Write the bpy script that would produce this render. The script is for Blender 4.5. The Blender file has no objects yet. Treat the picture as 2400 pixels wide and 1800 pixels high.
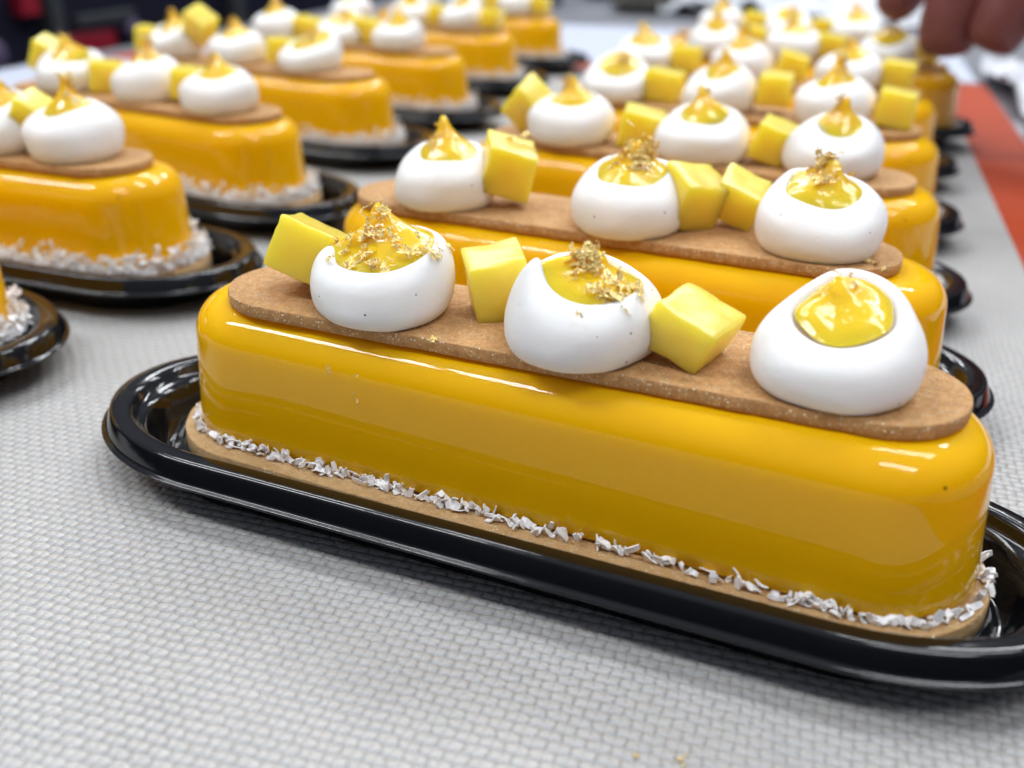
import bpy, bmesh, math, random
import numpy as np
from mathutils import Vector, Matrix, Euler, noise
random.seed(7); rng = np.random.default_rng(7)
S = 0.01                                   # everything below is written in centimetres
scn = bpy.context.scene
COL = scn.collection
R = math.radians

# ---------------------------------------------------------------- camera
cd = bpy.data.cameras.new('camera'); cam = bpy.data.objects.new('camera', cd); COL.objects.link(cam)
cam.location = Vector((5.4988, -12.7473, 8.8256)) * S
cam.rotation_euler = (1.1291, -0.0103, 0.4511)
cd.sensor_width = 36; cd.lens = 36 * 0.9803
cd.clip_start = 0.005; cd.clip_end = 50
cd.dof.use_dof = True; cd.dof.focus_distance = 0.151; cd.dof.aperture_fstop = 14.5
scn.camera = cam

# ---------------------------------------------------------------- world and lamps
w = bpy.data.worlds.new('World'); scn.world = w; w.use_nodes = True
nt = w.node_tree; nt.nodes.clear()
out = nt.nodes.new('ShaderNodeOutputWorld'); bg = nt.nodes.new('ShaderNodeBackground')
tc = nt.nodes.new('ShaderNodeTexCoord'); sp = nt.nodes.new('ShaderNodeSeparateXYZ'); cr = nt.nodes.new('ShaderNodeValToRGB')
nt.links.new(tc.outputs['Generated'], sp.inputs[0]); nt.links.new(sp.outputs['Z'], cr.inputs[0])
els = cr.color_ramp.elements
els[0].position = 0.0; els[0].color = (.03, .033, .045, 1)
els[1].position = 1.0; els[1].color = (.62, .66, .78, 1)
e = els.new(.18); e.color = (.07, .075, .10, 1)
e = els.new(.5); e.color = (.36, .39, .47, 1)
nt.links.new(cr.outputs[0], bg.inputs[0]); bg.inputs[1].default_value = 0.52
nt.links.new(bg.outputs[0], out.inputs[0])

def tube(x, y, z, length, wid, power, name='ceiling_tube'):
    l = bpy.data.lights.new(name, 'AREA'); l.shape = 'RECTANGLE'
    l.size = length * S; l.size_y = wid * S; l.energy = power; l.color = (.95, .975, 1)
    o = bpy.data.objects.new(name, l); COL.objects.link(o); o.location = Vector((x, y, z)) * S
    return o
# fluorescent ceiling fixtures, two lamps side by side in each
for (x, y, L, wd, p) in ((-166, -72, 120, 8, 10), (-87, -72, 28, 8, 2.5), (95, -72, 120, 8, 7.0),
                         (-130, 62, 120, 8, 5.5), (60, 62, 120, 8, 5.5), (-130, 170, 120, 8, 8.5), (50, 170, 120, 8, 8.5),
                         (-40, 280, 120, 8, 10)):
    tube(x, y, 195, L, wd, p); tube(x, y + wd * 2.3, 195, L, wd, p)

vs = scn.view_settings
vs.view_transform = 'Standard'; vs.look = 'None'; vs.exposure = 0.4; vs.gamma = 1.0
scn.cycles.use_denoising = True
scn.cycles.max_bounces = 8

# ---------------------------------------------------------------- helpers
def tag(o, label=None, cat=None, group=None, kind=None):
    if label: o['label'] = label
    if cat: o['category'] = cat
    if group: o['group'] = group
    if kind: o['kind'] = kind
    return o
def obj(name, V, F, mat, parent=None, smooth=True, data=None):
    if data is None:
        data = bpy.data.meshes.new(name)
        data.from_pydata([tuple(float(c) * S for c in v) for v in V], [], [tuple(int(i) for i in f) for f in F])
        data.materials.append(mat)
        if smooth: data.polygons.foreach_set('use_smooth', [True] * len(data.polygons))
        data.update()
    o = bpy.data.objects.new(name, data); COL.objects.link(o)
    if parent: o.parent = parent
    return o
def empty(name, loc, rz=0):
    o = bpy.data.objects.new(name, None); COL.objects.link(o)
    o.location = Vector(loc) * S; o.rotation_euler = (0, 0, rz); o.empty_display_size = .01
    return o
def ring(a, b, ex, z, n=36, ns=30):
    """rounded bar outline: straight sides and elliptical ends"""
    P = []; ex = max(ex, .02); b = max(b, .01); xs = max(a - ex, .01)
    for k in range(n): t = -math.pi / 2 + math.pi * k / n; P.append((xs + ex * math.cos(t), b * math.sin(t), z))
    for k in range(ns): P.append((xs - 2 * xs * k / ns, b, z))
    for k in range(n): t = math.pi / 2 + math.pi * k / n; P.append((-xs + ex * math.cos(t), b * math.sin(t), z))
    for k in range(ns): P.append((-xs + 2 * xs * k / ns, -b, z))
    return P
def loft(rings, cap0=True, cap1=True, closed=False):
    V = []; F = []; n = len(rings[0])
    for r in rings: V += r
    m = len(rings)
    for i in range(m if closed else m - 1):
        for j in range(n):
            k = (j + 1) % n; i2 = (i + 1) % m
            F.append((i * n + j, i * n + k, i2 * n + k, i2 * n + j))
    if cap0: F.append(tuple(range(n))[::-1])
    if cap1: F.append(tuple((m - 1) * n + j for j in range(n)))
    return V, F
def box(c, d, rot=None):
    V = []; M = rot or Matrix.Identity(3)
    for x in (-1, 1):
        for y in (-1, 1):
            for z in (-1, 1): V.append(tuple(Vector(c) + M @ Vector((x * d[0] / 2, y * d[1] / 2, z * d[2] / 2))))
    return V, [(0, 1, 3, 2), (4, 6, 7, 5), (0, 4, 5, 1), (2, 3, 7, 6), (0, 2, 6, 4), (1, 5, 7, 3)]
def bevel(o, wd, seg=2):
    m = o.modifiers.new('bevel', 'BEVEL'); m.width = wd * S; m.segments = seg; m.limit_method = 'ANGLE'
def sub(o, l=1):
    m = o.modifiers.new('sub', 'SUBSURF'); m.levels = l; m.render_levels = l
def join(parts):
    V = []; F = []
    for v, f in parts:
        b = len(V); V += list(v); F += [tuple(i + b for i in q) for q in f]
    return V, F

# ---------------------------------------------------------------- materials
class N:
    def __init__(s, name):
        s.m = bpy.data.materials.new(name); s.m.use_nodes = True; s.t = s.m.node_tree
        s.b = s.t.nodes['Principled BSDF']; s._c = None
    def n(s, typ, **k):
        x = s.t.nodes.new('ShaderNode' + typ)
        for a, v in k.items():
            if a.startswith('i_'): x.inputs[a[2:].replace('_', ' ')].default_value = v
            else: setattr(x, a, v)
        return x
    def l(s, a, b): s.t.links.new(a, b)
    def P(s, **k):
        for a, v in k.items():
            x = s.b.inputs[a.replace('_', ' ')]
            if hasattr(v, 'links') or isinstance(v, bpy.types.NodeSocket): s.l(v, x)
            else: x.default_value = v
        return s
    @property
    def co(s):
        if s._c is None: s._c = s.n('TexCoord').outputs['Object']
        return s._c
    def noise(s, scale, detail=3, rough=.5, co=None):
        x = s.n('TexNoise'); x.inputs['Scale'].default_value = scale; x.inputs['Detail'].default_value = detail
        x.inputs['Roughness'].default_value = rough; s.l(co or s.co, x.inputs['Vector']); return x.outputs['Fac']
    def vor(s, scale, outn='Distance', feature='F1', rnd=1.0):
        x = s.n('TexVoronoi', feature=feature); x.inputs['Scale'].default_value = scale
        x.inputs['Randomness'].default_value = rnd
        s.l(s.co, x.inputs['Vector']); return x.outputs[outn]
    def ramp(s, fac, stops, interp='LINEAR'):
        x = s.n('ValToRGB'); x.color_ramp.interpolation = interp; el = x.color_ramp.elements
        el[0].position, el[1].position = stops[0][0], stops[-1][0]
        c = lambda v: tuple(v) + (1,) if hasattr(v, '__len__') else (v, v, v, 1)
        el[0].color, el[1].color = c(stops[0][1]), c(stops[-1][1])
        for p, v in stops[1:-1]: q = el.new(p); q.color = c(v)
        s.l(fac, x.inputs[0]); return x.outputs[0]
    def math(s, op, a, b=None, c=None):
        x = s.n('Math', operation=op)
        for i, v in enumerate((a, b, c)):
            if v is None: continue
            if isinstance(v, (int, float)): x.inputs[i].default_value = v
            else: s.l(v, x.inputs[i])
        return x.outputs[0]
    def mix(s, f, a, b):
        x = s.n('MixRGB')
        for i, v in enumerate((f, a, b)):
            if isinstance(v, (int, float)): x.inputs[i].default_value = v
            elif isinstance(v, tuple): x.inputs[i].default_value = v + (1,) if len(v) == 3 else v
            else: s.l(v, x.inputs[i])
        return x.outputs[0]
    def bump(s, h, strength, dist, prev=None):
        x = s.n('Bump'); x.inputs['Strength'].default_value = strength; x.inputs['Distance'].default_value = dist
        s.l(h, x.inputs['Height'])
        if prev is not None: s.l(prev, x.inputs['Normal'])
        return x.outputs[0]

def M_glaze():
    k = N('mirror_glaze')
    f = k.noise(60, 4, .6)
    sp_ = k.vor(210)                                    # a few dark vanilla specks
    pick = k.n('TexWhiteNoise')
    v = k.n('TexVoronoi'); v.inputs['Scale'].default_value = 210; k.l(k.co, v.inputs['Vector'])
    dots = k.math('LESS_THAN', v.outputs['Distance'], .055)
    sep = k.n('SeparateColor'); k.l(v.outputs['Color'], sep.inputs[0])
    sel = k.math('LESS_THAN', sep.outputs[0], .16)
    dm = k.math('MULTIPLY', dots, sel)
    c = k.mix(f, (.94, .475, .002), (.96, .52, .003))
    c = k.mix(dm, c, (.16, .07, .01))
    b = k.bump(k.noise(60, 1), .09, .0004)
    b = k.bump(k.noise(420, 3, .6), .05, .00012, b)
    k.P(Base_Color=c, Roughness=.025, Subsurface_Weight=.45, Subsurface_Radius=(1, .45, .05), Subsurface_Scale=.006,
        IOR=1.36, Coat_Weight=.12, Coat_Roughness=.01, Coat_IOR=1.5, Normal=b)
    return k.m
def M_biscuit(name, c1, c2, spark=.18):
    k = N(name)
    n1 = k.noise(700, 5, .7); n2 = k.noise(2600, 4, .75); big = k.noise(45, 2)
    c = k.mix(k.ramp(k.math('ADD', k.math('MULTIPLY', n1, .6), k.math('MULTIPLY', n2, .4)), [(.36, 0), (.64, 1)]), c1, c2)
    c = k.mix(k.ramp(big, [(.4, 0), (.75, .35)]), c, tuple(x * .8 for x in c1))
    v = k.n('TexVoronoi'); v.inputs['Scale'].default_value = 2300; k.l(k.co, v.inputs['Vector'])
    sep = k.n('SeparateColor'); k.l(v.outputs['Color'], sep.inputs[0])
    g = k.math('MULTIPLY', k.math('LESS_THAN', sep.outputs[0], spark), k.math('LESS_THAN', v.outputs['Distance'], .34))
    c = k.mix(g, c, (1.0, .86, .62))  # pale colour on the lustre grains paints in part of their sparkle
    b = k.bump(n1, .8, .0006); b = k.bump(n2, .8, .0003, b)
    # each lustre grain faces its own way
    rn = k.n('VectorMath', operation='SUBTRACT'); k.l(v.outputs['Color'], rn.inputs[0]); rn.inputs[1].default_value = (.5, .5, .5)
    sc = k.n('VectorMath', operation='SCALE'); k.l(rn.outputs[0], sc.inputs[0]); k.l(k.math('MULTIPLY', g, 1.3), sc.inputs['Scale'])
    ad = k.n('VectorMath', operation='ADD'); k.l(b, ad.inputs[0]); k.l(sc.outputs[0], ad.inputs[1])
    no = k.n('VectorMath', operation='NORMALIZE'); k.l(ad.outputs[0], no.inputs[0])
    k.P(Base_Color=c, Roughness=k.math('SUBTRACT', .72, k.math('MULTIPLY', g, .45)), Metallic=k.math('MULTIPLY', g, .25),
        Normal=no.outputs[0], Subsurface_Weight=.12, Subsurface_Radius=(1, .5, .25), Subsurface_Scale=.0015)
    return k.m
def M_cream():
    k = N('whipped_cream')
    v = k.n('TexVoronoi'); v.inputs['Scale'].default_value = 340; k.l(k.co, v.inputs['Vector'])
    sep = k.n('SeparateColor'); k.l(v.outputs['Color'], sep.inputs[0])
    dm = k.math('MULTIPLY', k.math('LESS_THAN', v.outputs['Distance'], .06), k.math('LESS_THAN', sep.outputs[0], .3))
    c = k.mix(dm, (.90, .888, .86), (.05, .04, .03))
    b = k.bump(k.noise(150, 3, .55), .3, .0012)
    pit = k.ramp(k.vor(330), [(0, 0), (.2, 1)])
    b = k.bump(pit, .22, .0004, b)
    k.P(Base_Color=c, Roughness=.42, Subsurface_Weight=.7, Subsurface_Radius=(1, .8, .6), Subsurface_Scale=.0035,
        Specular_IOR_Level=.35, Normal=b)
    return k.m
def M_gel():
    k = N('mango_gel')
    c = k.mix(k.noise(150, 3), (.96, .53, .005), (.97, .60, .014))
    b = k.bump(k.noise(380, 3, .6), .35, .0008)
    k.P(Base_Color=c, Roughness=.12, Subsurface_Weight=.6, Subsurface_Radius=(1, .6, .08), Subsurface_Scale=.004,
        Coat_Weight=.4, Coat_Roughness=.05, Normal=b)
    return k.m
def M_cube():
    k = N('fresh_mango')
    c = k.mix(k.noise(120, 4, .6), (.95, .585, .035), (.975, .68, .10))
    b = k.bump(k.noise(500, 4, .7), .28, .0004); b = k.bump(k.noise(90, 2), .25, .001, b)
    k.P(Base_Color=c, Roughness=.3, Subsurface_Weight=.85, Subsurface_Radius=(1, .85, .25), Subsurface_Scale=.014,
        Coat_Weight=.25, Coat_Roughness=.2, Normal=b)
    return k.m
def M_coco():
    k = N('coconut_flesh')
    c = k.mix(k.noise(300, 3), (.93, .92, .92), (.97, .965, .965))
    k.P(Base_Color=c, Roughness=.45, Subsurface_Weight=0.0,
        Normal=k.bump(k.noise(2000, 3), .3, .0002))
    return k.m
def M_gold():
    k = N('gold_leaf')
    c = k.mix(k.noise(900, 3), (.98, .70, .20), (1.0, .86, .42))
    k.P(Base_Color=c, Metallic=.35, Roughness=.22, Normal=k.bump(k.noise(2500, 4, .7), .9, .0003))
    return k.m
def M_tray():
    k = N('black_plastic')
    k.P(Base_Color=(.004, .0042, .005, 1), Roughness=k.ramp(k.noise(300, 4), [(.3, .06), (.75, .13)]), IOR=1.5,
        Normal=k.bump(k.noise(160, 3), .12, .0006))
    return k.m
def M_mat():
    """woven glass mesh sealed in silicone: rows of little arched stitches laid like bricks"""
    k = N('silicone_mesh')
    sep = k.n('SeparateXYZ'); k.l(k.co, sep.inputs[0])
    wob = k.math('MULTIPLY', k.math('SUBTRACT', k.noise(120, 3, .6), .5), .55)
    wob2 = k.math('MULTIPLY', k.math('SUBTRACT', k.noise(700, 2), .5), .22)
    X = k.math('ADD', k.math('ADD', k.math('DIVIDE', sep.outputs[0], .0030), wob), wob2)
    Y = k.math('ADD', k.math('ADD', k.math('DIVIDE', sep.outputs[1], .00165), wob), wob2)
    row = k.math('FLOOR', Y)
    u = k.math('FRACT', k.math('ADD', X, k.math('MULTIPLY', row, .5)))
    v = k.math('FRACT', Y)
    au = k.math('ABSOLUTE', k.math('SUBTRACT', k.math('MULTIPLY', u, 2), 1))
    av = k.math('ABSOLUTE', k.math('SUBTRACT', k.math('MULTIPLY', v, 2), 1))
    dome = k.math('MULTIPLY', k.math('SUBTRACT', 1, k.math('POWER', au, 3)), k.math('SUBTRACT', 1, k.math('POWER', av, 2)))
    yarn = k.math('ABSOLUTE', k.math('SINE', k.math('MULTIPLY', X, math.pi * 2)))          # yarns running away from the edge
    yg = k.ramp(yarn, [(.0, 1), (.33, 0)])
    gap = k.ramp(dome, [(.0, 1), (.45, 0)])
    low = k.math('MULTIPLY', k.ramp(k.math('ABSOLUTE', k.math('SUBTRACT', v, .22)), [(.0, 1), (.16, 0)]), k.math('SUBTRACT', 1, yg))
    arch = k.math('MULTIPLY', k.ramp(k.math('ABSOLUTE', k.math('SUBTRACT', v, k.math('SUBTRACT', .86, k.math('MULTIPLY', k.math('POWER', au, 2), .35)))), [(.0, 1), (.16, 0)]), k.ramp(k.noise(350, 2), [(.35, .2), (.65, 1)]))
    c = k.mix(k.noise(260, 4, .7), (.43, .42, .40), (.52, .51, .488))
    c = k.mix(k.math('MULTIPLY', gap, k.ramp(k.noise(25, 3), [(.3, .2), (.7, .65)])), c, (.19, .18, .15))
    c = k.mix(k.math('MULTIPLY', yg, .5), c, (.24, .225, .185))
    c = k.mix(k.math('MULTIPLY', low, k.math('MULTIPLY', k.noise(200, 3), .9)), c, (.22, .26, .36))
    c = k.mix(k.math('MULTIPLY', arch, .55), c, (.72, .71, .69))
    stain = k.ramp(k.noise(9, 4, .65), [(.35, .0), (.7, .4)])
    c = k.mix(stain, c, (.33, .32, .30))
    h = k.math('ADD', k.math('MULTIPLY', dome, .8), k.math('MULTIPLY', yarn, .35))
    b = k.bump(h, .62, .0005)
    b = k.bump(k.noise(1500, 3), .2, .0002, b)
    k.P(Base_Color=c, Roughness=.36, Specular_IOR_Level=.55, Normal=b, Subsurface_Weight=.1, Subsurface_Scale=.001)
    return k.m
def M_plain(name, c1, c2, rough=.5, metal=0., sc=30, bs=.1, bd=.001, **kw):
    k = N(name)
    k.P(Base_Color=k.mix(k.noise(sc, 4), c1, c2), Roughness=rough, Metallic=metal, Normal=k.bump(k.noise(sc * 4, 3), bs, bd), **kw)
    return k.m
GLAZE, CREAM, GEL, CUBE, COCO, GOLD, TRAY, MAT = M_glaze(), M_cream(), M_gel(), M_cube(), M_coco(), M_gold(), M_tray(), M_mat()
BISC = M_biscuit('top_biscuit', (.44, .215, .068), (.74, .42, .17), .34)
BISC2 = M_biscuit('base_biscuit', (.52, .30, .115), (.78, .52, .25), .28)
ORANGE = M_plain('orange_silicone', (.35, .045, .012), (.41, .055, .014), .6, sc=60, Specular_IOR_Level=.2)
STEEL = M_plain('brushed_steel', (.42, .43, .46), (.52, .53, .57), .32, .85, sc=25)
DARK = M_plain('dark_enamel', (.006, .007, .018), (.012, .012, .03), .45)
GREYP = M_plain('grey_metal', (.035, .04, .045), (.06, .065, .07), .5)
RED = M_plain('red_plastic', (.28, .006, .02), (.34, .01, .03), .5)
PURP = M_plain('purple_plastic', (.09, .07, .13), (.13, .1, .18), .5)
PAPER = M_plain('white_paper', (.42, .46, .56), (.54, .57, .66), .55, sc=20)
FILM = M_plain('grey_white_film', (.48, .50, .54), (.66, .68, .72), .3, sc=40, bs=.6, bd=.004)
SKIN = M_plain('skin', (.15, .042, .038), (.21, .062, .055), .5, sc=90, bs=.4, bd=.0008, Subsurface_Weight=.25, Subsurface_Scale=.004)
NAIL = M_plain('nail', (.42, .2, .18), (.48, .25, .22), .3)
FLOORM = M_plain('dark_floor', (.02, .02, .024), (.035, .033, .035), .6)
OLIVE = M_plain('olive_cloth', (.06, .06, .045), (.09, .085, .07), .8)
NAVY = M_plain('navy_plastic', (.05, .07, .14), (.08, .1, .18), .5)

# ---------------------------------------------------------------- the setting: table, mat, floor
A8 = math.atan(.145)                                     # the table and the mat run this far off the cakes' axis
def tf(x, y): return (x * math.cos(A8) - y * math.sin(A8), x * math.sin(A8) + y * math.cos(A8))
def slab(name, x0, x1, y0, y1, z0, z1, mat, parent, org=(9.3, 0)):
    V, F = box(((x0 + x1) / 2, (y0 + y1) / 2, (z0 + z1) / 2), (x1 - x0, y1 - y0, z1 - z0))
    o = obj(name, V, F, mat, parent, smooth=False); return o
table = empty('work_table', (9.3, 0, -.6), A8)
tag(table, 'long brushed steel work table under the baking mat and all the cakes', 'table')
o = slab('tabletop', -54.4, 62, -45, 150, -4, .4, STEEL, table); bevel(o, .4)
for x, y in ((-51, -40), (57, -40), (-51, 145), (57, 145)):
    V, F = loft([ring(2, 2, 2, z, 8, 1) for z in (-88, -4.1)]); obj('leg', V, F, STEEL, table)
flo = obj('floor', *box((0, 60, -91), (900, 900, 2)), FLOORM); tag(flo, kind='structure', label='dark kitchen floor')
mat_ = empty('baking_mat', (9.3, 0, -.2), A8)
tag(mat_, 'pale grey woven silicone baking mat with orange border, lying under the cakes', 'baking mat')
slab('woven_field', -48.2, 0, -32, 50.5, .1, .2, MAT, mat_)
V, F = join([box((1.2, 9.25, .15), (2.4, 87.3, .1)), box((-49.4, 9.25, .15), (2.4, 87.3, .1)), box((-24.1, 51.7, .15), (48.2, 2.4, .1)), box((-24.1, -33.2, .15), (48.2, 2.4, .1))])
obj('border', V, F, ORANGE, mat_, smooth=False)

def crumple(name, x0, x1, y0, y1, z, amp, sc, mat, nx=60, ny=60, thick=.05, seed=0):
    V = []; F = []
    for j in range(ny + 1):
        for i in range(nx + 1):
            x = x0 + (x1 - x0) * i / nx; y = y0 + (y1 - y0) * j / ny
            p = Vector((x / sc + seed, y / sc, seed * 3))
            h = abs(noise.noise(p)) * 1.2 + .5 * abs(noise.noise(p * 2.3)) + .25 * abs(noise.noise(p * 5))
            ex = noise.noise(Vector((x * .2, y * .2, 5 + seed))) * amp
            V.append((x + ex * .5, y + ex * .4, z + amp * h))
    for j in range(ny):
        for i in range(nx):
            a = j * (nx + 1) + i; F.append((a, a + 1, a + nx + 2, a + nx + 1))
    o = obj(name, V, F, mat); m = o.modifiers.new('thick', 'SOLIDIFY'); m.thickness = thick * S
    return o
o = crumple('plastic_film', 2.7, 24, 8, 62, -.15, 1.5, 6, FILM, seed=2); o.location = Vector((9.3, 0, 0)) * S; o.rotation_euler.z = A8
tag(o, 'crumpled grey white plastic film lying to the right of the orange mat border', 'plastic film')
o = obj('paper_sheet', *box((0, 0, 0), (5.6, 70, .05)), PAPER, smooth=False); o.location = Vector((*(Vector((9.3, 0)) + Vector(tf(-49.2, 8))), .06)) * S; o.rotation_euler.z = A8
tag(o, 'white sheet of paper over the far left edge of the baking mat', 'paper')
o = obj('paper_sheet', *box((0, 0, 0), (52, 22, .05)), PAPER, smooth=False); o.location = Vector((*(Vector((9.3, 0)) + Vector(tf(-24, 64.0))), .035)) * S; o.rotation_euler.z = A8
tag(o, 'wide bluish white sheet on the table behind the far end of the mat', 'paper')

# dark machine behind the left edge of the table (plane 80 cm to the left)
cab = empty('equipment_cabinet', (-80, 30, -89.9), A8)
tag(cab, 'black equipment cabinet with grey post and red panel behind the table at top left', 'cabinet')
def cbox(name, s0, s1, z0, z1, mat, x=0, d=.8, rnd=0):
    V, F = box((-x - d / 2 + .0, (s0 + s1) / 2, (z0 + z1) / 2 + 89.9), (d, s1 - s0, z1 - z0)); q = obj(name, V, F, mat, cab, smooth=False); bevel(q, .15); return q
cbox('body', -20, 110, -89.9, 24, DARK, x=1.5, d=40)
cbox('post', 35.6, 37.4, -89.9, 24, GREYP, x=-.4, d=1.8)
cbox('post', 70.2, 72.6, -89.9, 24, GREYP, x=-.4, d=1.8)
cbox('panel', 37.6, 45.4, -6.6, -3.9, RED, x=-.2, d=1.6)
cbox('handle', 39, 48.5, -2.9, -1.9, GREYP, x=-.8, d=1.0)
cbox('lamp_cover', 32, 34.6, -1.4, .9, RED, x=0, d=1.4)
V, F = loft([[(x, 48.2 + r_ * math.cos(t), 85.8 + r_ * math.sin(t)) for t in np.linspace(0, 2 * math.pi, 24, endpoint=False)] for x, r_ in ((-1.4, 1.2), (.6, 1.2), (.9, .9))])
obj('knob', V, F, PURP, cab)
V, F = loft([[(x, 26.8 + r_ * math.cos(t), 87.6 + r_ * math.sin(t) - 2.2) for t in np.linspace(0, 2 * math.pi, 24, endpoint=False)] for x, r_ in ((-1.4, 1.5), (.6, 1.5), (.9, 1.2))])
obj('knob', V, F, PURP, cab)

# small things far back on the table
def lathe(prof, n=28):
    V, F = loft([[(r_ * math.cos(t), r_ * math.sin(t), z) for t in np.linspace(0, 2 * math.pi, n, endpoint=False)] for r_, z in prof])
    return V, F
def place(o, x, y, z=-.2): o.location = Vector((x, y, z)) * S; return o
o = place(obj('plastic_tub', *lathe([(2.6, 0), (2.9, .2), (3.4, 4), (3.6, 4.1), (3.5, 4.3), (3.2, 4.1), (2.7, .4), (.1, .3)]), NAVY), -41.5, 90)
tag(o, 'small dark blue round tub at the back of the table', 'tub')
o = place(obj('plastic_tub', *lathe([(3.4, 0), (3.8, .2), (4.6, 3), (4.8, 3.1), (4.7, 3.3), (4.3, 3.1), (3.5, .4), (.1, .3)]), NAVY), -37, 103)
tag(o, 'wider dark blue tub cut by the top of the photo, behind the pale sheet', 'tub')
V = []; F = []
vv, ff = lathe([(.2, 0), (3, .05), (3.6, .8), (3.3, 2.2), (2.2, 3.2), (.9, 3.5), (.1, 3.55)], 40)
vv = [tuple(Vector(p) * (1 + .28 * noise.noise(Vector(p) * .5))) for p in vv]
o = place(obj('folded_cloth', vv, ff, OLIVE), -28.5, 88); sub(o)
tag(o, 'small dark olive bunched cloth at the back of the table behind the cakes', 'cloth')
o = crumple('plastic_film', -26, -2, 84, 108, 0, 2.4, 5, FILM, seed=9); o.location = Vector((0, 0, -.2)) * S
tag(o, 'pale crumpled plastic film at the back of the table near the olive cloth', 'plastic film')

# ---------------------------------------------------------------- cake parts (shared meshes)
ZC = .335                                                # height of the raised tray floor the cake stands on
def mesh_tray():
    a, b, ex = 7.955, 2.31, 3.1
    prof = [(1.28, .33), (1.22, .30), (1.17, .16), (1.10, .10), (1.02, .12), (.86, .45), (.74, .72), (.70, .76), (.60, .79), (.55, .80),
            (.50, .84), (.44, .93), (.38, .975), (.28, .99), (.14, .99), (.07, .985), (.03, .965), (.01, .935), (-.07, .70), (-.085, .665), (-.12, .65),
            (-.155, .645), (-.165, .625), (-.155, .60), (-.10, .60), (-.05, .62), (.0, .80), (.08, .88), (.34, .88), (.46, .76), (.60, .70), (.70, .62), (.92, .12), (1.0, .02), (1.06, 0)]
    g = lambda i: i if i < .3 else .3 + (i - .3) * .22
    rings = [ring(a - i, b - g(i), ex - i * .9, z, 40, 24) for i, z in prof]
    rings = [ring(a - 3.2, .5, .5, .33, 40, 24), ring(a - 1.7, b - .95, ex - 1.7, .33, 40, 24)] + rings
    V, F = loft(rings, True, True)
    F[-2] = F[-2][::-1]; F[-1] = F[-1]
    return V, F
def mesh_body(sag=0):
    A0, B0, E0, A1, B1, E1 = 6.42, 1.49, 1.35, 6.31, 1.545, 1.5
    zb, H, r = .70, 3.0, .62
    rings = [ring(A0 - .25, B0 - .25, E0 - .2, zb - .02), ring(A0 - .06, B0 - .05, E0 - .05, zb), ring(A0 + .01, B0 + .02, E0 + .02, zb + .07)]
    for k in range(1, 9):
        t = k / 8; rings.append(ring(A0 + (A1 - A0) * t, B0 + (B1 - B0) * t, E0 + (E1 - E0) * t, zb + .1 + (H - r - zb - .1) * t))
    for k in range(1, 13):
        t = math.pi / 2 * k / 12; i = r * (1 - math.cos(t))
        rings.append(ring(A1 - i, B1 - i, E1 - i * .95, H - r + r * math.sin(t) - .02 * (k / 12)))
    rings.append(ring(A1 - r - .25, B1 - r - .25, E1 - r - .2, H - .02)); rings.append(ring(A1 - r - .6, .2, .2, H - .02))
    rings = [[(x, y, z - ZC) for x, y, z in q] for q in rings]
    return loft(rings)
def mesh_biscuit(a, b, z0, z1, seed, jig=.018):
    prof = [(.3, z0), (.02, z0), (0, z0 + .02), (-.005, (z0 + z1) / 2), (-.002, z1 - .016), (.004, z1 - .006), (.016, z1), (.05, z1), (.15, z1), (.45, z1), (b - .1, z1)]
    rings = []
    for i, z in prof:
        q = ring(a - i, b - i, max(b - i, .05), z - ZC, 44, 60)
        o_ = []
        for x, y, zz in q:
            n_ = noise.noise(Vector((x * 2.2, y * 2.2, seed))) + .6 * noise.noise(Vector((x * 7, y * 7, zz * 5 + seed)))
            d = math.hypot(x, y) + 1e-6; L_ = max(abs(x) - (a - b), 0)
            nx, ny = (0, 1 if y > 0 else -1) if L_ == 0 else (math.copysign(L_, x) / math.hypot(L_, y), y / math.hypot(L_, y))
            k_ = jig if i < .1 else 0
            o_.append((x + nx * n_ * k_, y + ny * n_ * k_, zz + (.008 * noise.noise(Vector((x * 3, y * 3, seed + 4))) if z == z1 else 0)))
        rings.append(o_)
    return loft(rings)
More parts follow.
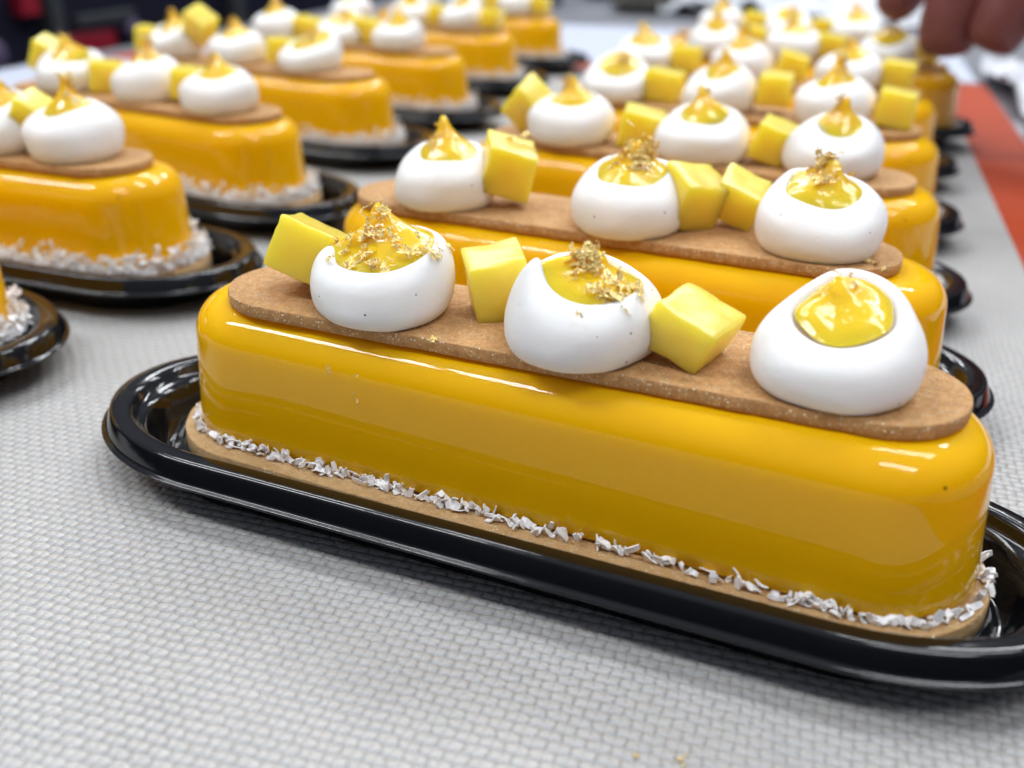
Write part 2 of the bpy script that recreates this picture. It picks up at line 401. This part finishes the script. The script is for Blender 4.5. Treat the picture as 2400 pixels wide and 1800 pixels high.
def mesh_coco(n, thick, seed):
    r_ = random.Random(seed); V = []; F = []
    A0, B0, E0, zb = 6.40, 1.50, 1.36, .70
    per = ring(A0, B0, E0, 0, 60, 120); L = len(per)
    acc = [0]
    for i in range(L): acc.append(acc[-1] + math.dist(per[i], per[(i + 1) % L]))
    for _ in range(n):
        s = r_.random() * acc[-1]
        i = next(j for j in range(L) if acc[j + 1] >= s)
        p = Vector(per[i]); q = Vector(per[(i + 1) % L]); c = p.lerp(q, (s - acc[i]) / (acc[i + 1] - acc[i] + 1e-9))
        tan = (q - p).normalized(); nor = Vector((tan.y, -tan.x, 0))
        # clumpy: denser and thinner stretches
        dens = .5 + .5 * noise.noise(Vector((c.x * .6, c.y * .9, seed)))
        if r_.random() > .45 + dens: continue
        up = abs(r_.gauss(0, .5)) * thick
        c = c + nor * (r_.uniform(-.01, .12) + .12 * thick * r_.random()) + Vector((0, 0, zb - ZC + .03 + up * .22))
        d = (tan * r_.gauss(0, .8) + nor * r_.uniform(-.1, .8) + Vector((0, 0, r_.gauss(.5, .7)))).normalized()
        ln = r_.uniform(.10, .27); wd = r_.uniform(.055, .12); th = r_.uniform(.014, .03)
        sidev = d.cross(Vector((r_.gauss(0, 1), r_.gauss(0, 1), r_.gauss(0, 1)))).normalized(); up_ = d.cross(sidev)
        bend = r_.gauss(0, .025)
        b = len(V)
        for k, (t, f) in enumerate(((-.5, .8), (-.15, 1), (.2, .95), (.5, .65))):
            m = c + d * (ln * t) + up_ * bend * (1 - 4 * t * t) + sidev * r_.gauss(0, .006)
            for sx, sy in ((-1, -1), (1, -1), (1, 1), (-1, 1)):
                V.append(tuple(m + sidev * (wd * f * sx * .5) + up_ * (th * f * sy * .5)))
        for k in range(3):
            for j in range(4):
                F.append((b + k * 4 + j, b + k * 4 + (j + 1) % 4, b + k * 4 + 4 + (j + 1) % 4, b + k * 4 + 4 + j))
        F.append((b + 3, b + 2, b + 1, b)); F.append((b + 12, b + 13, b + 14, b + 15))
    # keep above the base biscuit
    V = [(x, y, max(z, .70 - ZC + .012)) for x, y, z in V]
    return V, F
def smooth01(t): t = min(max(t, 0), 1); return t * t * (3 - 2 * t)
class Cream:
    """a piped dollop with a thumb-pressed hollow that holds mango gel"""
    def __init__(s, R=1.15, h=1.35, tilt=.2, ta=90, rim=.68, off=(0, 0), spike=0, sa=0, sw=22, peak=.9, lean=(0, 0), wob=.05, seed=0, dip=.72, tip=.17, gelr=.97, ell=0, ea=0, go=(0, 0)):
        s.__dict__.update(locals())
    def zr(s, t):
        z = s.h + s.tilt * math.cos(t - R(s.ta)) + .03 * math.sin(3 * t + s.seed)
        d = (t - R(s.sa) + math.pi) % (2 * math.pi) - math.pi
        return z + s.spike * math.exp(-abs(d / R(s.sw)) ** 1.5)
    def rr(s, t, f, zf):
        w = 1 + s.wob * math.sin(2 * t + s.seed * 1.7) * zf + .5 * s.wob * math.sin(3 * t + s.seed * 2.9) + s.ell * math.cos(2 * (t - R(s.ea)))
        return s.R * f * w
    def pt(s, t, f, zf):
        z0 = s.zr(t); z = zf * (s.h + (z0 - s.h) * smooth01(zf * 1.1)) if zf < 1 else z0
        r = s.rr(t, f, min(zf, 1)); q = min(zf, 1) ** 1.6 if f > s.rim * .5 else 1
        n_ = 1 + .05 * noise.noise(Vector((math.cos(t) * 1.6, math.sin(t) * 1.6, zf * 1.5 + s.seed))) + .008 * noise.noise(Vector((math.cos(t) * 6, math.sin(t) * 6, zf * 6 + s.seed)))
        return (r * math.cos(t) * n_ + s.off[0] * q, r * math.sin(t) * n_ + s.off[1] * q, z)
    def mesh(s):
        m = s.rim
        prof = [(.62, 0), (.80, .004), (.88, .04), (.94, .11), (.985, .22), (1, .34), (1.0, .48), (.985, .62), (m + (1 - m) * .8, .76), (m + (1 - m) * .52, .88), (m + (1 - m) * .22, .965), (m, 1.0)]
        T = np.linspace(0, 2 * math.pi, 72, endpoint=False)
        rings = [[s.pt(t, f, zf) for t in T] for f, zf in prof]
        cx, cy = s.off
        for k, (f, dz) in enumerate(((m * .93, .015), (m * .86, .07), (m * .78, .18), (m * .6, .3), (m * .3, .36), (m * .05, .38))):
            rings.append([(s.rr(t, f, 1) * math.cos(t) + cx, s.rr(t, f, 1) * math.sin(t) + cy,
                           (s.zr(t) * (f / m) ** 1.3 + s.h * (1 - (f / m) ** 1.3)) - dz) for t in T])
        return loft(rings)
    def gel(s):
        T = np.linspace(0, 2 * math.pi, 60, endpoint=False); rings = []; m = s.rim * s.gelr; cx, cy = s.off[0] + s.go[0], s.off[1] + s.go[1]
        tb = s.tilt
        for k in range(22):
            u = k / 21; f = m * (1 - u) if k < 21 else .001
            pk = u ** 2.1; bulge = .16 * math.sin(min(u * 2.2, 1) * math.pi / 2)
            g = []
            for t in T:
                zb = s.h + (s.zr(t) - s.h) * .9 * (1 - u) ** .6 - .16 + .10 * (1 - u) ** 2
                rad = max(s.rr(t, f, 1), s.tip * (1 - u ** 6) * (1 if k < 21 else 0))
                rad *= 1 + .10 * noise.noise(Vector((math.cos(t) * 1.5, math.sin(t) * 1.5, u * 3 + s.seed * 5))) * (1 if k > 0 else .5)
                z = zb + bulge + (s.peak - .0) * pk * (1 if u < .9 else 1)
                if u > .82: z = zb + bulge + s.peak * (.82 ** 2.1 + (1 - .82 ** 2.1) * math.sin((u - .82) / .18 * math.pi / 2) * .8)
                g.append((rad * math.cos(t) + cx + s.lean[0] * pk, rad * math.sin(t) + cy + s.lean[1] * pk, z))
            rings.append(g)
        return loft(rings)
    def gelpt(s, t, u):
        m = s.rim * s.gelr; f = m * (1 - u); pk = u ** 2.1; bulge = .16 * math.sin(min(u * 2.2, 1) * math.pi / 2)
        zb = s.h + (s.zr(t) - s.h) * .9 * (1 - u) ** .6 - .16 + .10 * (1 - u) ** 2
        rad = max(s.rr(t, f, 1), s.tip)
        return Vector((rad * math.cos(t) + s.off[0] + s.lean[0] * pk, rad * math.sin(t) + s.off[1] + s.lean[1] * pk, zb + bulge + s.peak * pk * .93))
def gold_mesh(spots, seed=0):
    """spots: (point, normal, size, stretch); each is torn leaf: a few tiny crinkled shreds lying together"""
    r_ = random.Random(seed); V = []; F = []
    for c, nrm, size, st in spots:
        nrm = Vector(nrm).normalized(); a = nrm.orthogonal().normalized(); a.rotate(Matrix.Rotation(r_.uniform(0, 6.28), 3, nrm)); b = nrm.cross(a)
        for piece in range(5):
            sz = size * r_.uniform(.25, .55)
            o_ = a * (r_.gauss(0, .3) * size * st) + b * (r_.gauss(0, .2) * size) + nrm * (size * r_.uniform(0, .16))
            ang = r_.uniform(0, 6.28); pa = a * math.cos(ang) + b * math.sin(ang) + nrm * r_.gauss(0, .45); pa.normalize()
            pb = nrm.cross(pa) + nrm * r_.gauss(0, .4); pb.normalize(); pn = pa.cross(pb)
            nx, ny = 6, 4; base = len(V); ph = r_.uniform(0, 99)
            for j in range(ny + 1):
                for i in range(nx + 1):
                    u, v = i / nx - .5, j / ny - .5
                    p = Vector(c) + o_ + pa * (u * sz * (1.5 + .5 * noise.noise(Vector((v * 4, ph, 0))))) + pb * (v * sz * (.8 + .7 * noise.noise(Vector((u * 4, ph, 3)))))
                    p += pn * (sz * (.22 * noise.noise(Vector((u * 4 + ph, v * 4, 1))) + .16 * noise.noise(Vector((u * 11, v * 11, ph)))))
                    p += Vector((r_.gauss(0, 1), r_.gauss(0, 1), r_.gauss(0, 1))) * sz * .03
                    V.append(tuple(p))
            for j in range(ny):
                for i in range(nx):
                    if r_.random() < (.45 if i in (0, nx - 1) or j in (0, ny - 1) else .06): continue
                    q = base + j * (nx + 1) + i; F.append((q, q + 1, q + nx + 2, q + nx + 1))
    return V, F

TRAYD = obj('tray_mesh', *mesh_tray(), TRAY); BODYD = obj('b', *mesh_body(), GLAZE)
TOPD = [obj('t', *mesh_biscuit(5.70, 1.14, 3.0, 3.21, s), BISC) for s in (1, 5, 9)]
BASED = obj('bb', *mesh_biscuit(6.62, 1.77, ZC + .002, .695, 3), BISC2)
COCOD = [obj('c', *mesh_coco(620, .5, 3), COCO, smooth=False), obj('c', *mesh_coco(3000, 2.0, 4), COCO, smooth=False), obj('c', *mesh_coco(1100, .9, 5), COCO)]
protos = [TRAYD, BODYD, BASED] + TOPD + COCOD
def data(o): return o.data

def gold_for(cr_, n, seed, spread=.75, size=.26, lo=.35, hi=1.0):
    r_ = random.Random(seed); sp_ = []
    t0 = r_.uniform(0, 6.28)
    for i in range(n):
        u = lo + (hi - lo) * r_.random() ** .7; t = t0 + r_.gauss(0, spread)
        p = cr_.gelpt(t, u); nrm = Vector((math.cos(t), math.sin(t), .9))
        sp_.append((p, nrm, size * r_.uniform(.45, 1.1), r_.uniform(.9, 2.0)))
    return gold_mesh(sp_, seed)
LIB = [Cream(1.18, 1.12, .12, 90, .58, (0, .05), seed=1, peak=.55, lean=(-.1, .1)),
       Cream(1.15, 1.18, .2, 80, .52, (.05, .05), spike=.2, sa=200, seed=2, peak=.65, lean=(.12, 0)),
       Cream(1.2, 1.1, .3, 95, .66, (.05, .1), seed=3, peak=.36, lean=(.25, .05), tip=.16),
       Cream(1.14, 1.2, .12, 60, .5, (-.05, 0), seed=4, peak=.8, lean=(-.05, .15), wob=.07),
       Cream(1.2, 1.1, .18, 120, .56, (0, 0), spike=.22, sa=20, seed=5, peak=.65, lean=(-.2, 0), wob=.06)]
LIBD = []
for i, c_ in enumerate(LIB):
    cm = obj('m', *c_.mesh(), CREAM); gm = obj('m', *c_.gel(), GEL); go = obj('m', *gold_for(c_, 16, i + 40), GOLD, smooth=False)
    LIBD.append((cm.data, gm.data, go.data)); protos += [cm, gm, go]
def cube_data(d, seed):
    """knife-cut mango cube: flat faces, narrow soft edges, slightly uneven"""
    r0 = .05; G = []
    for h in d:
        h = h / 2; G.append([-h, -h + r0 * .35, -h + r0] + list(np.linspace(-h + r0, h - r0, 8)[1:-1]) + [h - r0, h - r0 * .35, h])
    n = len(G[0]); idx = {}; V = []; F = []
    rs = random.Random(seed); sk = [rs.gauss(0, .032) for _ in range(6)]
    def vid(i, j, k):
        if (i, j, k) not in idx:
            p = Vector((G[0][i], G[1][j], G[2][k]))
            inn = Vector([max(-(x / 2 - r0), min(x / 2 - r0, c_)) for c_, x in zip(p, d)]); dd = p - inn
            if dd.length > 1e-9: p = inn + dd.normalized() * r0
            q = p * 2.2 + Vector((seed * 3.1, 0, 0))
            p += Vector((noise.noise(q), noise.noise(q + Vector((0, 9, 0))), noise.noise(q + Vector((0, 0, 7))))) * .032
            q = p * 9
            p += Vector((noise.noise(q), noise.noise(q + Vector((0, 9, 0))), noise.noise(q + Vector((0, 0, 7))))) * .011
            p += Vector((sk[0] * p.y + sk[1] * p.z, sk[2] * p.x + sk[3] * p.z, sk[4] * p.x + sk[5] * p.y))
            idx[(i, j, k)] = len(V); V.append(tuple(p))
        return idx[(i, j, k)]
    m = n - 1
    for i in range(m):
        for j in range(m):
            F.append((vid(i, j, 0), vid(i, j + 1, 0), vid(i + 1, j + 1, 0), vid(i + 1, j, 0)))
            F.append((vid(i, j, m), vid(i + 1, j, m), vid(i + 1, j + 1, m), vid(i, j + 1, m)))
            F.append((vid(i, 0, j), vid(i + 1, 0, j), vid(i + 1, 0, j + 1), vid(i, 0, j + 1)))
            F.append((vid(i, m, j), vid(i, m, j + 1), vid(i + 1, m, j + 1), vid(i + 1, m, j)))
            F.append((vid(0, i, j), vid(0, i, j + 1), vid(0, i + 1, j + 1), vid(0, i + 1, j)))
            F.append((vid(m, i, j), vid(m, i + 1, j), vid(m, i + 1, j + 1), vid(m, i, j + 1)))
    o_ = obj('m', V, F, CUBE); m_ = o_.data; bpy.data.objects.remove(o_)
    return m_
CUBED = [cube_data(d, i) for i, d in enumerate(((1.02, .98, 1.0), (1.1, .95, .98), (.95, 1.05, .9)))]

def part(name, dat, parent, loc=(0, 0, 0), rot=(0, 0, 0), mods=None):
    o_ = bpy.data.objects.new(name, dat); COL.objects.link(o_); o_.parent = parent
    o_.location = Vector(loc) * S; o_.rotation_euler = rot
    return o_
ZT = 3.205 - ZC                                          # top of the top biscuit above the cake's base
def make_cake(x, y, rz, label, tray_label, group, bt=(0, 0, 0), tray=(0, 0, 0), top=0, coco=0, creams=(), cubes=()):
    tr = part('black_tray', TRAYD.data, None, (x + tray[0], y + tray[1], .006), (0, 0, rz + tray[2]))
    tag(tr, tray_label, 'tray', 'black trays under the ' + group)
    ck = empty('glazed_cake', (x, y, ZC + .008), rz)
    tag(ck, label, 'cake', group)
    part('base_biscuit', BASED.data, ck, (tray[0] * .5, tray[1] * .5, 0))
    part('glazed_body', BODYD.data, ck, (-.05, 0, 0))
    cc = part('coconut_shreds', COCOD[coco].data, ck, (0, 0, 0), (0, 0, math.pi if coco and random.random() < .5 else 0)); cc['kind'] = 'stuff'
    part('top_biscuit', TOPD[top].data, ck, (bt[0], bt[1], 0), (0, 0, bt[2]))
    for c_ in creams:
        if isinstance(c_[1], int):
            cx, li, rot = c_; a, b, g = LIBD[li]
            cy = random.uniform(-.3, -.05)
            q = part('cream_dollop', a, ck, (cx + bt[0], cy, ZT - .02), (0, 0, rot)); sub(q)
            part('mango_gel', b, q); part('gold_leaf', g, q)
        else:
            (cx, cy), spec, gold = c_
            q = obj('cream_dollop', *spec.mesh(), CREAM, ck); sub(q); q.location = Vector((cx, cy, ZT - .02)) * S
            g = obj('mango_gel', *spec.gel(), GEL, q); sub(g)
            if gold: obj('gold_leaf', *gold, GOLD, q, smooth=False)
    for c_ in cubes:
        (cx, cy, cz), rot, ci = c_
        q = part('mango_cube', CUBED[ci], ck, (cx, cy, cz), rot)
    return ck

# ---------------------------------------------------------------- hero cake
def matrot(axes):
    M = Matrix(axes).to_3x3()
    if M.determinant() < 0: M = Matrix([[r[0], r[1], -r[2]] for r in M])
    return M.to_euler()
c1 = Cream(1.10, .98, .20, 55, .76, (.02, .10), spike=.20, sa=203, sw=20, seed=1.2, peak=.66, lean=(-.18, .12), tip=.15, gelr=1.04, dip=.6, go=(-.07, .08))
c2 = Cream(1.13, 1.05, .10, 140, .70, (.06, .08), spike=.26, sa=212, sw=22, seed=2.1, peak=.36, lean=(.1, .1), tip=.24, gelr=1.0)
c3 = Cream(1.09, 1.04, .24, 88, .70, (.03, .10), spike=.06, sa=110, sw=30, seed=3.3, peak=.30, lean=(-.22, .3), tip=.2, gelr=.86, wob=.05)
def spots(cr_, lst):
    return [(cr_.gelpt(R(t), u), (math.cos(R(t)) * .7, math.sin(R(t)) * .7, .8), sz, st) for t, u, sz, st in lst]
g1 = gold_mesh(spots(c1, [(200, .98, .22, 2), (250, .9, .2, 1.8), (300, .93, .22, 2.2), (230, .75, .3, 2.2), (280, .72, .26, 2.0), (250, .55, .24, 2.4), (200, .5, .3, 2), (215, .12, .3, 1.8),
    (250, .15, .26, 1.6), (285, .3, .26, 1.5), (320, .45, .26, 1.8), (340, .3, .34, 2.2), (0, .12, .42, 1.8), (10, 0, .3, 1.4), (180, .05, .34, 1.8), (265, .35, .18, 1.4), (300, .15, .2, 1.6), (220, .35, .2, 1.9), (330, .7, .25, 2.4)]), 11)
g2 = gold_mesh(spots(c2, [(250, .92, .3, 1.4), (220, .85, .34, 1.5), (280, .85, .34, 1.4), (240, .7, .34, 1.6), (270, .68, .26, 1.5), (215, .6, .26, 1.6), (330, .35, .4, 1.5), (320, .2, .42, 1.4), (340, .1, .34, 1.5),
    (0, .05, .3, 1.4), (290, .4, .18, 1.3), (250, .45, .2, 1.3), (305, .25, .3, 1.5), (200, .9, .26, 1.8), (300, .95, .3, 1.6)]) + [((.35, -1.02, .95), (0, -1, .5), .1, 1.2)], 12)
g3 = gold_mesh(spots(c3, [(70, .98, .17, 1.6), (20, .9, .16, 1.5), (205, .85, .14, 1.8)]), 13)
hero = make_cake(0, 0, 0, 'sharply focused glossy yellow bar cake nearest the camera, three creams with large gold flakes',
    'whole black oval tray in sharp focus under the nearest cake', 'glazed cakes set out in the right column',
    bt=(.146, -.037, .033), tray=(-.11, -.26, .03), top=0, coco=0,
    creams=(((-2.58, -.50), c1, g1), ((.68, -.46), c2, g2), ((4.12, -.12), c3, g3)))
for nm_, cen, dims, axes in (('C', (2.2, -.22, 3.68), (.96, .70, .99), [[-.92, -.361, -.154], [.127, .097, -.987], [.371, -.928, -.044]]),
                             ('B', (-.93, .16, 3.70), (.88, .80, .96), [[0.784, -0.612, -0.105], [0.592, 0.787, -0.173], [0.188, 0.073, 0.979]]),
                             ('A', (-4.12, -.25, 3.86), (.95, .86, 1.02), [[-.899, -.285, .334], [-.237, -.325, -.916], [.369, -.902, .225]])):
    part('mango_cube', cube_data(dims, ord(nm_)), hero, (cen[0], cen[1], cen[2] - ZC), matrot(axes))
def flakes(parent, lst, seed):
    for n_, sp_ in enumerate(lst): obj('gold_leaf', *gold_mesh([sp_], seed + n_), GOLD, parent, smooth=False)
flakes(hero, [((-2.91, -1.57, 2.5 - ZC), (0, -1, .2), .11, 1), ((-2.91, -1.57, 2.58 - ZC), (0, -1, .2), .07, 1), ((-2.4, -1.57, 2.55 - ZC), (0, -1, .2), .07, 1),
              ((-2.44, -1.56, 2.15 - ZC), (0, -1, .2), .06, 1.8), ((-1.24, -1.2, 3.22 - ZC), (0, -.3, 1), .14, 1.2), ((1.6, .3, ZT + .03), (0, 0, 1), .05, 1)], 5)

# ---------------------------------------------------------------- the other cakes
def rot3(a, b, c): return (R(a), R(b), R(c))
k1 = Cream(1.08, 1.10, .12, 100, .60, (.05, .08), seed=5.1, peak=.72, lean=(-.2, .12), tip=.17, gelr=1.0)
k2 = Cream(1.17, 1.12, .14, 95, .66, (0, .08), seed=6.4, peak=.6, lean=(.05, .1), tip=.2, gelr=.97)
k3 = Cream(1.14, 1.12, .2, 100, .62, (-.02, .12), seed=7.7, peak=.5, lean=(.1, .2), tip=.22, gelr=.97, spike=.15, sa=160)
zt = ZT
r1 = make_cake(-1.0285, 5.86, .0055, 'second right column cake, two mango cubes leaning together between its last creams',
    'black tray of the second cake in the right column, only its right end showing', 'glazed cakes set out in the right column',
    tray=(-.73, .25, .02), bt=(-.33, 0, 0), top=1, coco=0,
    creams=(((-3.80, -.38), k1, gold_for(k1, 10, 61, 1.2, .26, .1)), ((.25, -.32), k2, gold_for(k2, 18, 62, 1.6, .36, .5)), ((3.86, -.08), k3, gold_for(k3, 22, 63, .9, .32, .5))),
    cubes=(((-2.5, -.05, zt + .82), rot3(12, 14, 35), 0), ((1.35, .12, zt + .62), rot3(20, 8, 55), 1)))
part('mango_cube', cube_data((.91, .98, .78), 77), r1, (1.121 + 1.0285, 6.603 - 5.9034, 3.77 - ZC), matrot([[-.928, .068, .366], [-.136, -.977, -.165], [.346, -.203, .916]]))
flakes(r1, [((4.9, -.6, zt + .04), (0, 0, 1), .26, 1.6), ((-1.9, -1.42, 2.86 - ZC), (0, -.7, .7), .16, 1.2), ((-2.25, .1, zt + 1.42), (0, 0, 1), .34, 1.8), ((-2.6, .1, zt + 1.38), (0, 0, 1), .3, 1.6)], 8)

GR = 'glazed cakes set out in the right column'; GL = 'glazed cakes set out in the left column'
rows = [
 # x, y, rz, label, tray label, group, creams, cubes
 (-1.64, 12.58, -.10, 'third right column cake, mango cube tipped up at its left end', 'black tray third from the camera in the right column', GR, (-3.25, .51, 3.74), ((-4.75, .75, (25, 40, 20)), (-1.38, .45, (5, 10, 25)), (2.21, .55, (8, 20, 15))), -.79),
 (-2.21, 19.26, -.126, 'fourth right column cake, upright mango cube right of its middle cream', 'black tray fourth from the camera in the right column', GR, (-4.03, -.43, 3.18), ((-2.46, .5, (0, 5, 10)), (1.23, .75, (6, 4, 18)), (4.9, .55, (0, 5, 12))), -.8),
 (-2.95, 26.15, -.059, 'fifth cake from the camera in the right column, blurred, yellow cubes between creams', 'black tray fifth from the camera in the right column, blurred', GR, (-4.66, -.73, 3.16), ((-2.99, .5, (0, 4, 8)), (1.08, .5, (4, 12, 20)), (4.8, .5, (2, 3, 10))), -.7),
 (-2.67, 33.06, .096, 'cake set further right than its neighbours, its end below the hand', 'black tray whose right end shows beside the orange mat border near the hand', GR, (-3.96, -.6, 3.2), ((-2.3, .7, (0, 10, 8)), (.95, .5, (0, 4, 15)), (4.78, .6, (0, 25, 20))), -.88),
 (-5.0, 40.6, .0, 'farthest cake of the right column, cut by the top of the photo', 'farthest black tray of the right column, hidden behind the cakes in front', GR, (-3.4, -.1, 3.2), ((-1.7, .6, (0, 10, 8)), (1.6, .5, (0, 4, 15))), -.5),
 (-18.55, -.56, 0, 'cake cut off by the left edge, only a sliver of its right end showing', 'black tray end cut off by the left edge, nearest of the left column', GL, (-3, .5, 3.6), ((-1.3, .5, (0, 10, 8)),), -.35),
 (-18.70, 4.785, .085, 'cake at the left edge with broad coconut band, nearest whole end of left column', 'black tray with a few gold flecks at the left edge', GL, (-3.1, 1.54, 3.84), ((2.62, .75, (10, 30, 20)), (-.8, .5, (0, 0, 30))), .29),
 (-19.96, 12.155, -.09, 'second whole cake of the left column, yellow cube between its last two creams', 'black tray under the second whole cake of the left column', GL, (-3.11, .53, 3.87), ((-1.5, .5, (0, 5, 60)), (2.35, .62, (4, 8, 38)), (-4.3, .9, (10, 25, 30))), .48),
 (-21.79, 20.04, -.03, 'third whole cake of the left column, dark yellow cube left of its last cream', 'black tray under the third whole cake of the left column', GL, (-3.9, -.5, 3.15), ((1.65, .6, (0, 5, 20)), (-2.5, 1.3, (20, 30, 10)), (-5.2, .6, (0, 4, 30))), .2),
 (-22.59, 27.56, -.02, 'fourth whole cake of the left column, blurred, beside the gap of bare mat', 'black tray under the fourth whole cake of the left column', GL, (-3.6, 0, 3.2), ((1.3, .6, (0, 5, 20)), (-2.0, .5, (0, 8, 10))), .1),
 (-24.45, 36.55, -.02, 'fifth whole cake of the left column, cubes both sides of its right cream', 'black tray under the fifth whole cake of the left column, very blurred', GL, (-3.5, .2, 3.4), ((1.9, .5, (0, 5, 20)), (5.1, .5, (0, 8, 10))), .1),
 (-25.64, 45.25, -.02, 'last cake of the left column, against the pale sheet behind the mat', 'last black tray of the left column, very blurred and dark against the pale sheet', GL, (-3.4, .3, 3.5), ((1.9, .5, (0, 5, 20)), (5.1, .5, (0, 8, 10))), .1),
]
for i, (x, y, rz, lab, tlab, g, crs, cbs, toff) in enumerate(rows):
    creams = [(cx, (i * 2 + j * 3 + (j == 1)) % 5, random.uniform(-.5, .5)) for j, cx in enumerate(crs)]
    cubes = [((cx, random.uniform(-.1, .1), zt + cz), rot3(*r_), (i + j) % 3) for j, (cx, cz, r_) in enumerate(cbs)]
    make_cake(x, y, rz, lab, tlab, g, bt=(random.uniform(-.08, .08), random.uniform(-.04, .04), random.uniform(-.015, .015)),
              tray=(toff, 0, 0), top=i % 3, coco=2 if i < 5 else 1, creams=creams, cubes=cubes)

fl = obj('gold_flakes', *gold_mesh([((3.09, -4.29, .02), (0, 0, 1), .08, 1.3), ((3.56, -4.14, .02), (0, 0, 1), .11, 1.6), ((3.62, -4.05, .02), (0, 0, 1), .05, 1)], 3), GOLD, smooth=False)
tag(fl, 'tiny gold leaf crumbs on the mat at the bottom edge of the photo', 'gold leaf', kind='stuff')

# ---------------------------------------------------------------- the hand at the top right
def skin_mesh(name, pts, edges, radii, mat, parent=None, root=0, lv=2):
    me = bpy.data.meshes.new(name); me.from_pydata([tuple(c * S for c in p) for p in pts], edges, []); me.update()
    me.materials.append(mat)
    o_ = bpy.data.objects.new(name, me); COL.objects.link(o_)
    if parent: o_.parent = parent
    m = o_.modifiers.new('skin', 'SKIN'); sv = me.skin_vertices
    if not sv:
        bm = bmesh.new(); bm.from_mesh(me); bm.verts.layers.skin.verify(); bm.to_mesh(me); bm.free(); sv = me.skin_vertices
    for v, r_ in zip(sv[0].data, radii): v.radius = (r_ * S, r_ * S); v.use_root = False
    sv[0].data[root].use_root = True
    m.use_smooth_shade = True
    s_ = o_.modifiers.new('sub', 'SUBSURF'); s_.levels = lv; s_.render_levels = lv
    return o_
pts = [(12.5, 33.5, 17.5), (10.2, 33, 13.8), (8.4, 32.5, 11.4),                                  # forearm, wrist, palm
       (5.0, 35.2, 10.6), (2.6, 35.0, 8.2), (1.5, 34.4, 6.2), (1.05, 34, 5.4),                    # index
       (5.0, 32.8, 9.0), (3.9, 31.8, 6.6), (3.7, 31.5, 5.0), (3.8, 31.3, 4.3),                     # middle
       (7.0, 31.8, 9.0), (5.9, 30.8, 6.9), (5.4, 30.5, 5.3), (5.2, 30.4, 4.7),                     # ring
       (9.0, 31.0, 9.4), (8.4, 30.2, 7.2), (7.6, 30.0, 5.6), (7.1, 29.9, 5.0),                     # little
       (9.0, 35.8, 9.6), (6.6, 37.6, 7.8), (5.0, 37.8, 6.0), (4.4, 37.6, 5.2)]                     # thumb
pts = [(x - .8, y - .9, z - .45) for x, y, z in pts]
edges = [(0, 1), (1, 2)] + [(2, 3), (3, 4), (4, 5), (5, 6), (2, 7), (7, 8), (8, 9), (9, 10), (2, 11), (11, 12), (12, 13), (13, 14), (2, 15), (15, 16), (16, 17), (17, 18), (2, 19), (19, 20), (20, 21), (21, 22)]
rad = [3.0, 2.5, 2.4, 1.2, 1.0, .88, .66, 1.3, 1.2, 1.1, .85, 1.2, 1.12, .98, .76, 1.05, .95, .8, .62, 1.3, 1.1, .98, .8]
rad = [q * 1.12 for q in rad]
hand = skin_mesh('person_hand', pts, edges, rad, SKIN, root=2)
tag(hand, 'hand reaching in at the top right corner, fingers bent down over the cakes', 'hand')

for p in protos: bpy.data.objects.remove(p)
